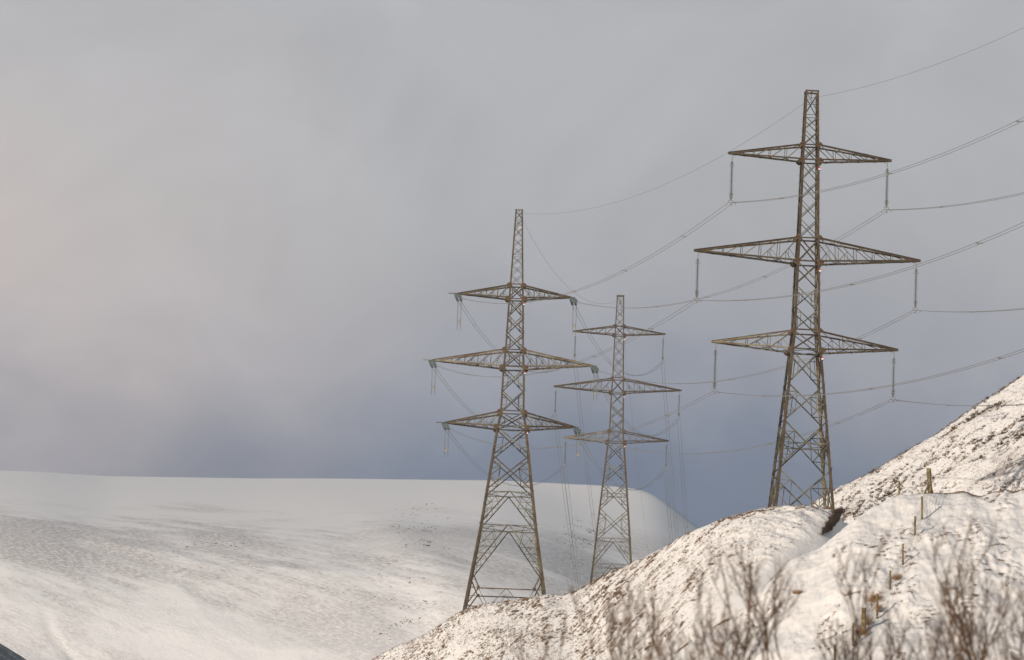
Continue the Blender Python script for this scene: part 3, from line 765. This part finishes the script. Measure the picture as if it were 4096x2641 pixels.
    for k, (at, ab, half, tz, npan) in enumerate(arms):
        for sx in (-1, 1):
            hx = half
            if A: hx = half + (.64 if sx < 0 else -.64) - (.75 if sx < 0 else 0.1)
            tip = V(sx * hx, 0, tz) + off
            chord = MB(); lat = MB()
            wt, wb = wf(at) / 2, wf(ab) / 2
            cw = (.19 if not A else .26) + (.02 if k == 1 else 0)
            tipT = tip + V(0, 0, .10); tipB = tip + V(0, 0, -.12)
            for sy in (-1, 1):
                rt, rb = V(sx * wt, sy * wt, at) + off, V(sx * wb, sy * wb, ab) + off
                tT, tB = tipT + V(0, sy * .10, 0), tipB + V(0, sy * .10, 0)
                hy = V(0, -sy, 0)
                chord.angle(rt, tT, cw, V(0, 0, -1), .02, sy * sx); chord.angle(rb, tB, cw, V(0, 0, 1), .02, -sy * sx)
                # panels: verticals and diagonals leaning to the tower
                fr = [0] + [((j + 1) / (npan + .55)) for j in range(npan)]
                big = k == 2 or A
                for j in range(1, len(fr)):
                    tp, bp = rt.lerp(tT, fr[j]), rb.lerp(tB, fr[j]); tp0, bp0 = rt.lerp(tT, fr[j - 1]), rb.lerp(tB, fr[j - 1])
                    ww = .07 if not A else .09
                    lat.angle(tp, bp, ww, hy); lat.angle(tp0, bp, ww * 1.15, hy)
                    if (big and j < len(fr) - 1) or (k == 1 and j <= 2 and not A):
                        md = tp0.lerp(bp, .5); foot = bp0.lerp(bp, .5)
                        lat.angle(md, foot, ww * .75, hy); lat.angle(md, bp0, ww * .7, hy)
                # tip plate
                a_, b_2 = rt.lerp(tT, .86 if not A else .93), rb.lerp(tB, .86 if not A else .93)
                y_ = V(0, sy * .012, 0)
                pl = [a_ + y_ * 0, tT + V(0, 0, .02), tB, b_2]
                n = 4; vs = [p + V(0, sy * .01, 0) for p in pl] + [p + V(0, sy * .03, 0) for p in pl]
                chord.poly(vs, [[0, 1, 2, 3], [7, 6, 5, 4]] + [[q, q + 4, (q + 1) % 4 + 4, (q + 1) % 4] for q in range(4)])
            # bottom plane lacing between the two bottom chords
            fr = [j / (2 * npan + 1) for j in range(2 * npan + 1)]
            for j in range(len(fr) - 1):
                s0 = 1 if j % 2 else -1
                p = (V(sx * wb, s0 * wb, ab) + off).lerp(tipB + V(0, s0 * .1, 0), fr[j]); q = (V(sx * wb, -s0 * wb, ab) + off).lerp(tipB + V(0, -s0 * .1, 0), fr[j + 1])
                lat.angle(p, q, .07, V(0, 0, -1))
                p = (V(sx * wt, s0 * wt, at) + off).lerp(tipT + V(0, s0 * .1, 0), fr[j]); q = (V(sx * wt, -s0 * wt, at) + off).lerp(tipT + V(0, -s0 * .1, 0), fr[j + 1])
                if j % 2 == 0: lat.angle(p, q, .05, V(0, 0, -1))
            # end beam
            if A:
                if sx < 0: chord.bar(tip, tip + V(-1.5, 0, .02), .16, .12)
                else: chord.bar(tip, tip + V(.55, 0, 0), .16, .12)
                chord.bar(tip + V(sx * -.1, -.35, 0), tip + V(sx * -.1, .35, 0), .3, .3)
            else: chord.bar(tip + V(0, -.16, 0), tip + V(0, .16, 0), .2, .26)
            pm = M_mixed if (A and k == 1) or (k == 2 and sx < 0 and not A) else M_brown
            arm = chord.build('crossarm', pm, root); lat.build('arm_lacing', M_grey, arm)
            tips[(k, sx)] = tip
    # circuit plates below each arm on the right leg
    for z in (z_b1, z_b2, z_b3):
        zc = z - 1.05; p = C(1, zc) + V(-.02, -.06, 0)
        sg = empty('circuit_sign', p); sg.parent = root; sg.location = p
        for j, mt in enumerate((M_red, M_white, M_blue)):
            if A and j == 2 and z == z_b1: pass
            q = MB(); q.bar(V(-.12, 0, .13 - j * .13), V(.12, 0, .13 - j * .13), .02, .13); q.build('colour_band', mt, sg)
    if A:
        m = MB(); p = V(.28, -wf(24) / 2 - .06, 23.95) + off; m.bar(p - V(.25, 0, 0), p + V(.25, 0, 0), .02, .28); pl = m.build('number_plate', M_plaque, root)
        fc = bpy.data.curves.new('plate_number', 'FONT'); fc.body = '161'; fc.size = .27; fc.align_x = 'CENTER'; fc.align_y = 'CENTER'; fc.extrude = .004; fc.space_character = 1.1
        tmp = bpy.data.objects.new('tmp_text', fc); col.objects.link(tmp)
        bpy.context.view_layer.update(); me = bpy.data.meshes.new_from_object(tmp.evaluated_get(bpy.context.evaluated_depsgraph_get())); bpy.data.objects.remove(tmp)
        to = mesh_obj('numerals', me, M_black, pl); to.location = p + V(0, -.016, 0); to.rotation_euler = (math.pi / 2, 0, 0)
    return root, tips, off, (wf, lv)

P_R = (33.404, 640.0, 109.67); P_L = (.52, 946.26, 142.50); P_S = (21.867, 1143.81, 167.98)
Y_R, Y_L, Y_S = .0714, .0022, -.0142
PY = {}
PY['R'] = make_pylon('line', 'lattice_pylon', P_R, Y_R, 'largest brown lattice pylon on the right, standing on the crest of the knoll', 'pylons carrying the power line', -28.9, 1)
PY['L'] = make_pylon('angle', 'lattice_pylon', P_L, Y_L, 'left wide footed lattice pylon with splayed base and hanging jumper loops', 'pylons carrying the power line', -45.0, 2)
PY['S'] = make_pylon('line', 'lattice_pylon', P_S, Y_S, 'smallest farthest lattice pylon in the middle, its feet behind the knoll', 'pylons carrying the power line', -45.0, 3)
BASE = {'R': V(*P_R), 'L': V(*P_L), 'S': V(*P_S), 'N': V(*P_R) + V(61.8, -388.85, -5.14), 'M': V(*P_S) + V(22.5, 312.7, -51.5)}
YAW = {'R': Y_R, 'L': Y_L, 'S': Y_S, 'N': .67, 'M': -.02}
def to_world(t, p):
    c, s = math.cos(YAW[t]), math.sin(YAW[t]); return BASE[t] + V(p[0] * c - p[1] * s, p[0] * s + p[1] * c, p[2])
ARM = [(18.66 / 2, 12.366), (25.866 / 2, .894), (21.22 / 2, -9.527)]
ARML = [(20.004 / 2, 12.41), (27.856 / 2, .917), (22.70 / 2, -9.616)]
DROP = 5.75
def clamp_pt(t, k, sx): w, z = ARM[k]; return to_world(t, (sx * (w - .38), 0, z - DROP))
def tip_pt(k, sx):
    w, z = ARML[k]; hx = w + (.64 if sx < 0 else -.64) - (.75 if sx < 0 else .1); return to_world('L', (sx * (hx + .15), 0, z - .08))

# ------------------------------------------------------------------ insulators
dm = MB(); dm.lathe([(.03, .03), (.06, .02), (.065, -.01), (.19, -.05), (.21, -.08), (.19, -.085), (.09, -.06), (.05, -.075), (.03, -.075)], 14)
DISC = dm.mesh('glass_disc'); DISC.materials.append(M_glass)
cm_ = MB(); cm_.lathe([(.035, .13), (.045, .11), (.045, .03), (.02, .02), (.02, -.07), (.02, -.09)], 8)
CAP = cm_.mesh('disc_cap'); CAP.materials.append(M_fit)
CLK = ['top', 'middle', 'bottom']
def suspension(t, k, sx, label):
    w, z = ARM[k]; top = to_world(t, (sx * (w - .38), 0, z - .12))
    root = empty('insulator_string', top, YAW[t]); tag(root, label, 'insulator', 'suspension insulator strings')
    m = MB(); m.bar(V(0, 0, 0), V(0, 0, -.62), .05); m.bar(V(0, 0, -.18), V(-sx * .42, 0, -.12), .05); m.bar(V(0, 0, -.5), V(-sx * .42, 0, -.12), .04); m.tube([V(-.06, 0, -.55), V(-.09, 0, -.68), V(0, 0, -.8), V(.09, 0, -.68), V(.06, 0, -.55)], .015, 5)
    m.build('hanger', M_fit, root)
    m = MB()
    for s in (-1, 1): m.tube([V(s * .04, 0, -.75), V(s * .12, 0, -1.25)] + [V(s * (.22 + .09 * math.cos(a)), -.02, -1.33 + .09 * math.sin(a)) for a in np.linspace(math.pi * .8, -math.pi, 9)], .016, 5)
    m.build('arcing_horn', M_fit, root)
    n = 21; z0 = -.92; st = .197
    for i in range(n):
        d = mesh_obj('glass_disc', DISC, None, root); d.location = (0, 0, z0 - i * st)
    for i in range(n):
        d = mesh_obj('disc_cap', CAP, None, root); d.location = (0, 0, z0 - i * st)
    zb = z0 - n * st
    for s in (-1, 1):
        m = MB(); m.tube([V(s * .05, s * .06, zb - .22), V(s * .17, s * .2, zb + .1), V(s * .22, s * .3, zb + .42), V(s * .05, s * .33, zb + .66), V(s * -.16, s * .3, zb + .42), V(s * -.10, s * .16, zb + .1), V(s * -.02, s * .05, zb - .2)], .036, 6)
        m.build('grading_ring', M_fit, root)
    m = MB(); zy = -(DROP - .12) + .25; m.bar(V(-.30, 0, zy), V(.30, 0, zy), .05, .08); m.tube([V(0, 0, zb + .05), V(0, 0, zy)], .03, 6)
    for s in (-1, 1):
        m.bar(V(s * .27, 0, zy), V(s * .27, 0, zy - .24), .04); m.bar(V(s * .27, -.16, zy - .25), V(s * .27, .16, zy - .25), .07, .09)
    m.build('yoke_plate', M_fit, root)
    return root
NAMES = {('R'): 'largest right pylon', 'S': 'smallest middle pylon', 'L': 'wide footed left pylon'}
for t in 'RS':
    for k in range(3):
        for sx in (-1, 1):
            suspension(t, k, sx, 'glass insulator string hanging from the %s %s arm of the %s' % (CLK[k], 'left' if sx < 0 else 'right', NAMES[t]))

def catenary(a, b, sag, n):
    r = []
    for i in range(n + 1):
        t = i / n; p = a.lerp(b, t); p.z -= 4 * sag * t * (1 - t); r.append(p)
    return r
SAG_RL, SAG_LS, SAG_N, SAG_M = 4.9, 6.6, 15.3, 9.5
def bundle(a, b, sag, label, gap=.55, r=.027, spacers=(), n=48, dampers=(), group='twin bundle power cables'):
    root = empty('power_cable', a); tag(root, label, 'power cable', group)
    d = (b - a); sd_ = V(d.y, -d.x, 0).normalized() * gap / 2
    c = catenary(a, b, sag, n)
    for s in (-1, 1):
        m = MB(); m.tube([p + sd_ * s - a for p in c], r, 5); m.build('conductor', M_wire, root)
    Ld = d.length
    for dist in spacers:
        t = dist / Ld if dist > 0 else 1 + dist / Ld
        if not 0 < t < 1: continue
        p = a.lerp(b, t); p.z -= 4 * sag * t * (1 - t); p -= a
        m = MB(); m.bar(p - sd_ * 1.0, p + sd_ * 1.0, .05, .07)
        dd = d.normalized()
        for s in (-1, 1): m.tube([p + sd_ * s - dd * .16 + V(0, 0, .02), p + sd_ * s + dd * .16 - V(0, 0, .05)], .045, 6)
        m.tube([p + sd_ * .1 - V(0, 0, .03), p + sd_ * .75 - V(0, 0, .14)], .03, 5)
        m.build('spacer', M_fit, root)
    for dist in dampers:
        t = dist / Ld if dist > 0 else 1 + dist / Ld
        p = a.lerp(b, t); p.z -= 4 * sag * t * (1 - t); p -= a; dd = d.normalized()
        for s in (-1, 1):
            m = MB(); q = p + sd_ * s; m.bar(q, q - V(0, 0, .13), .03); m.tube([q - dd * .18 - V(0, 0, .14), q + dd * .18 - V(0, 0, .14)], .012, 5)
            for e in (-1, 1): m.tube([q + dd * .13 * e - V(0, 0, .15), q + dd * .24 * e - V(0, 0, .15)], .045, 7)
            m.build('vibration_damper', M_fit, root)
    return root

def tension(k, sx, target, which, label):
    """a double string pulling from an arm tip of the left pylon towards the next cable"""
    a = tip_pt(k, sx); d = (target - a).normalized()
    drop = .16 if which == 'R' else .21
    d = (d + V(0, 0, -drop if which == 'S' else -drop)).normalized()
    root = empty('tension_insulator', a); tag(root, label, 'insulator', 'tension insulator strings of the left pylon')
    side = V(d.y, -d.x, 0).normalized(); up = side.cross(d); upv = up if up.z > 0 else -up
    m = MB(); m.bar(V(0, 0, 0), d * .45, .07, .07); m.bar(d * .5 - side * .30, d * .5 + side * .30, .10, .05)
    Ls = .7; n = 20; st = .175; Le = Ls + n * st
    m.build('link', M_fit, root)
    rot = d.to_track_quat('Z', 'Y').to_euler()
    # the discs open away from the tower
    for s in (-1, 1):
        for i in range(n):
            for mesh_, nm in ((DISC, 'glass_disc'), (CAP, 'disc_cap')):
                o = mesh_obj(nm, mesh_, None, root); o.location = d * (Ls + i * st) + side * s * .30; o.rotation_euler = (-d).to_track_quat('Z', 'Y').to_euler()
    m = MB(); m.bar(d * (Le + .1) - side * .36, d * (Le + .1) + side * .36, .10, .06)
    for s in (-1, 1): m.bar(d * (Le + .1) + side * s * .275, d * (Le + .7) + side * s * .275, .06)
    m.build('yoke_plate', M_fit, root)
    m = MB(); c = d * (Le - .2) + upv * .3
    m.tube([c + side * .42 * math.cos(a_) * 1.0 + d * .30 * math.sin(a_) + upv * (.10 * math.cos(2 * a_)) for a_ in np.linspace(0, 2 * math.pi, 16, endpoint=False)], .018, 5, closed=True)
    for s in (-1, 1): m.tube([d * .55 + side * s * .2, d * .7 + side * s * .35 + upv * .35, d * 1.0 + side * s * .4 + upv * .42], .018, 5)
    m.build('arcing_ring', M_fit, root)
    return a + d * (Le + .7), side
SG = {-1: 'left', 1: 'right'}
for k in range(3):
    for sx in (-1, 1):
        at = '%s %s arm' % (CLK[k], SG[sx])
        cr = clamp_pt('R', k, sx); cs = clamp_pt('S', k, sx)
        # sag direction at the left pylon is included in the tangent of the strings
        e1, s1 = tension(k, sx, cr, 'R', 'dark teal near side insulator pair on left pylon %s' % at)
        e2, s2 = tension(k, sx, cs, 'S', 'pale far side insulator pair on left pylon %s' % at)
        bundle(cr, e1, SAG_RL, 'twin cable between the %s of largest and left pylons' % at, spacers=(38, 92, 146, 200, 250), dampers=(1.3, -3.0))
        bundle(e2, cs, SAG_LS, 'twin cable between the %s of left and smallest pylons' % at, spacers=(22, 72, 122, 165), dampers=(1.3, -1.3), r=.030)
        bundle(cr, clamp_pt('N', k, sx), SAG_N, 'twin cable rising rightwards from largest pylon %s' % at, spacers=(28, 80, 132, 184, 236), dampers=(1.3,), n=80)
        bundle(cs, clamp_pt('M', k, sx), SAG_M, 'twin cable dropping steeply behind smallest pylon %s' % at, spacers=(30, 85, 140, 195), dampers=(1.3,), r=.036)
        # jumper loop joining the two strings
        j = empty('jumper_loop', tip_pt(k, sx)); tag(j, 'looped jumper cable hanging under the %s of the left pylon' % at, 'jumper cable', 'jumper loops of the left pylon')
        o_ = tip_pt(k, sx)
        lows = []
        for s in (-1, 1):
            p, q = e1 + s1 * s * .275 * 1.0, e2 + s2 * s * .275 * -1.0
            q = e2 - s2 * s * .275 if (s1.dot(s2) < 0) else e2 + s2 * s * .275
            pts = []
            dep = 4.9 + (.3 if k == 0 else 0)
            for i in range(25):
                t = i / 24; r_ = p.lerp(q, t); r_.z -= dep * (1 - (abs(2 * t - 1) ** 1.5 * .93 + .07 * (2 * t - 1) ** 2)); pts.append(r_ - o_)
            m = MB(); m.tube(pts, .026, 6); m.build('conductor', M_wire, j); lows.append(pts)
        for i in (7, 17):
            m = MB(); p, q = lows[0][i], lows[1][i]
            for dz in (-.12, 0, .12): m.bar(p + V(0, 0, dz), q + V(0, 0, dz), .06, .07)
            m.build('spacer', M_fit, j)
# earth wires
def earth(a, b, sag, label, n=60):
    m = MB(); m.tube([p - a for p in catenary(a, b, sag, n)], .020, 5)
    o = m.build('earth_wire', M_wire); o.location = a; tag(o, label, 'earth wire', 'earth wires between the pylon tops')
    return o
pkR, pkL, pkS = to_world('R', (0, 0, 19.93 - .7)), to_world('L', (0, 0, 27.07 - .5)), to_world('S', (0, 0, 19.93 - .7))
earth(pkR, pkL, 4.2, 'single thin wire from the top of the largest pylon to the left pylon top')
earth(pkL, pkS, 6.0, 'single thin wire from the left pylon top down to the smallest pylon top')
earth(pkR, to_world('N', (0, 0, 19.93 - .7)), 14.1, 'single thin wire rising from the largest pylon top to the upper right corner')
earth(pkS, to_world('M', (0, 0, 19.93 - .7)), 7.6, 'single thin wire dropping from the smallest pylon top behind the knoll')
for t, pk in (('R', pkR), ('S', pkS), ('L', pkL)):
    m = MB(); m.bar(V(0, 0, .62 if t != 'L' else .45), V(0, 0, 0), .05); m.bar(V(0, -.2, 0), V(0, .2, 0), .08, .1); m.tube([V(.0, .05, .6), V(-.22, .2, .2), V(-.3, .5, -.15)], .014, 5)
    o = m.build('earth_wire_clamp', M_fit); o.location = pk; o.rotation_euler = (0, 0, YAW[t]); tag(o, 'small clamp holding the earth wire in the top of the %s' % NAMES[t], 'wire clamp', 'earth wire clamps')

# ------------------------------------------------------------------ leafless shrubs close to the camera
def shrub(px, top, Y, seed, n_stem, label, spread=.5, dens=1.0):
    rs = random.Random(seed)
    x, y, zt_ = [float(v) for v in unproj(px, top, Y)]
    gz = float(np.interp(Y, [10, 16, 30, 50, 80], [-1.5, -1.0, -.3, 1.3, 2.0])) - .2
    H = zt_ - gz
    root = empty('bare_shrub', (x, y, gz)); tag(root, label, 'shrub', 'leafless shrubs in the foreground')
    def limb(mb, p, d, ln, r0, r1, wob):
        n = 5; pts = [p]; rad = [r0]
        for i in range(n):
            d = (d + V(rs.gauss(0, wob), rs.gauss(0, wob), .045)).normalized(); p = p + d * ln / n; pts.append(p); rad.append(r0 + (r1 - r0) * (i + 1) / n)
        mb.tube(pts, rad, 5); return pts, d
    def fork(br, p, d, ln, r, lev):
        mb = br
        pts, d2 = limb(mb, p, d, ln, r, r * .72, .10)
        if lev >= 5 or r < .0028: return
        k = 2 if rs.random() < (.72 if dens < 1.05 else .5) else 3
        for q in range(k):
            sidev = V(rs.gauss(0, 1), rs.gauss(0, .7), 0).normalized(); ang = rs.uniform(.12, .35) if q == 0 else rs.uniform(.35, .80)
            nd = (d2 * math.cos(ang) + sidev * math.sin(ang) + V(0, 0, .18)).normalized()
            fork(br, pts[-1], nd, ln * rs.uniform(.62, .88), r * (.78 if q == 0 else rs.uniform(.5, .68)), lev + 1)
        for q in range(2):                                  # short side shoots
            i = rs.randint(1, 4); sidev = V(rs.gauss(0, 1), rs.gauss(0, .7), 0).normalized()
            nd = (d2 + sidev * rs.uniform(.6, 1.2)).normalized()
            limb(br, pts[i], nd, ln * rs.uniform(.2, .5), max(.0028, r * .4), .002, .08)
    for s in range(n_stem):
        tk = MB(); br = MB()
        a = rs.uniform(0, 2 * math.pi); hh = H * (1 if s == 0 else rs.uniform(.80, .97))
        crown = 1.38 * rs.uniform(.85, 1.1)
        foot = V(rs.gauss(0, .10), rs.gauss(0, .12), 0); top = V(rs.gauss(0, .20) * spread, rs.gauss(0, .25) * spread, max(.5, hh - crown))
        d = (top - foot).normalized(); n = 8; pts = [foot.lerp(top, i / n) + V(rs.gauss(0, .015), rs.gauss(0, .015), 0) for i in range(n + 1)]; pts[0] = foot
        tk.tube(pts, [.030 - .016 * i / n for i in range(n + 1)], 6)
        for q in range(2 if s else 3):
            sidev = V(rs.gauss(0, 1), rs.gauss(0, .6), 0).normalized(); ang = .1 if q == 0 else rs.uniform(.3, .65)
            fork(br, pts[-1 if q == 0 else rs.randint(5, 8)], (d * math.cos(ang) + sidev * math.sin(ang)).normalized(), crown * .34 * (1 if q == 0 else rs.uniform(.7, .95)), .0135 if q == 0 else .0105, 0)
        t_ = tk.build('stem', M_bark, root); br.build('branches', M_bark, t_)
shrub(2655, 2320, 47, 11, 2, 'tall bare shrub above the shaded hollow at the bottom centre', 1.0)
shrub(2790, 2250, 45, 12, 2, 'bare shrub with one thick upright stem below the smallest pylon', 1.0)
shrub(2950, 2200, 46, 22, 2, 'bare shrub with slender forked stems below the largest pylon', 1.0)
shrub(2560, 2510, 50, 13, 2, 'low dense bare shrub left of the shaded hollow at the bottom', 1.2, 1.0)
shrub(2730, 2490, 44, 23, 2, 'low bushy bare shrub in front of the shaded hollow', 1.4, 1.1)
shrub(3060, 2470, 48, 24, 2, 'short bare shrub right of the slender forked one', 1.2, 1.0)
shrub(3385, 2250, 46, 14, 1, 'bare shrub reaching up left of the lower strainer post', .8)
shrub(3290, 2520, 47, 25, 2, 'short bare shrub left of the lower strainer post', 1.2, 1.0)
shrub(3910, 2140, 48, 15, 2, 'tallest bare shrub in front of the open snow on the right', .9)
shrub(4010, 2230, 45, 26, 2, 'bare shrub between the tallest one and the picture edge', .9)
shrub(4085, 2280, 44, 16, 4, 'rightmost dense bare shrub cut off by the picture edge', 1.0, 1.2)
shrub(3740, 2460, 46, 17, 3, 'short dense bare shrub right of the fence line at the bottom', 1.4, 1.1)
shrub(3860, 2440, 44, 27, 3, 'bushy low bare shrub at the foot of the tallest one', 1.4, 1.1)
shrub(2330, 2560, 49, 18, 2, 'faint low bare shrub farthest left of the foreground row', 1.0)
shrub(3200, 2530, 47, 19, 2, 'low bare shrub in the bottom middle gap', 1.2, 1.0)
# ------------------------------------------------------------------ haze
HAZE = 6.5e-5
if HAZE:
    hm = bpy.data.materials.new('haze'); hm.use_nodes = True; nt = hm.node_tree; nt.nodes.clear()
    pv = N('ShaderNodeVolumePrincipled'); pv.inputs['Color'].default_value = (.86, .9, .97, 1); pv.inputs['Density'].default_value = HAZE; pv.inputs['Anisotropy'].default_value = .2
    ou = N('ShaderNodeOutputMaterial'); L(pv.outputs[0], ou.inputs['Volume'])
    hb = MB(); x0, x1, y0, y1, z0, z1 = -9600, 9600, -3200, 9400, -60, 620
    hb.poly([(x0, y0, z0), (x1, y0, z0), (x1, y1, z0), (x0, y1, z0), (x0, y0, z1), (x1, y0, z1), (x1, y1, z1), (x0, y1, z1)], [[0, 3, 2, 1], [4, 5, 6, 7], [0, 1, 5, 4], [1, 2, 6, 5], [2, 3, 7, 6], [3, 0, 4, 7]])
    ho = hb.build('haze', hm); tag(ho, 'thin winter haze filling the valley air', 'haze', None, 'stuff')
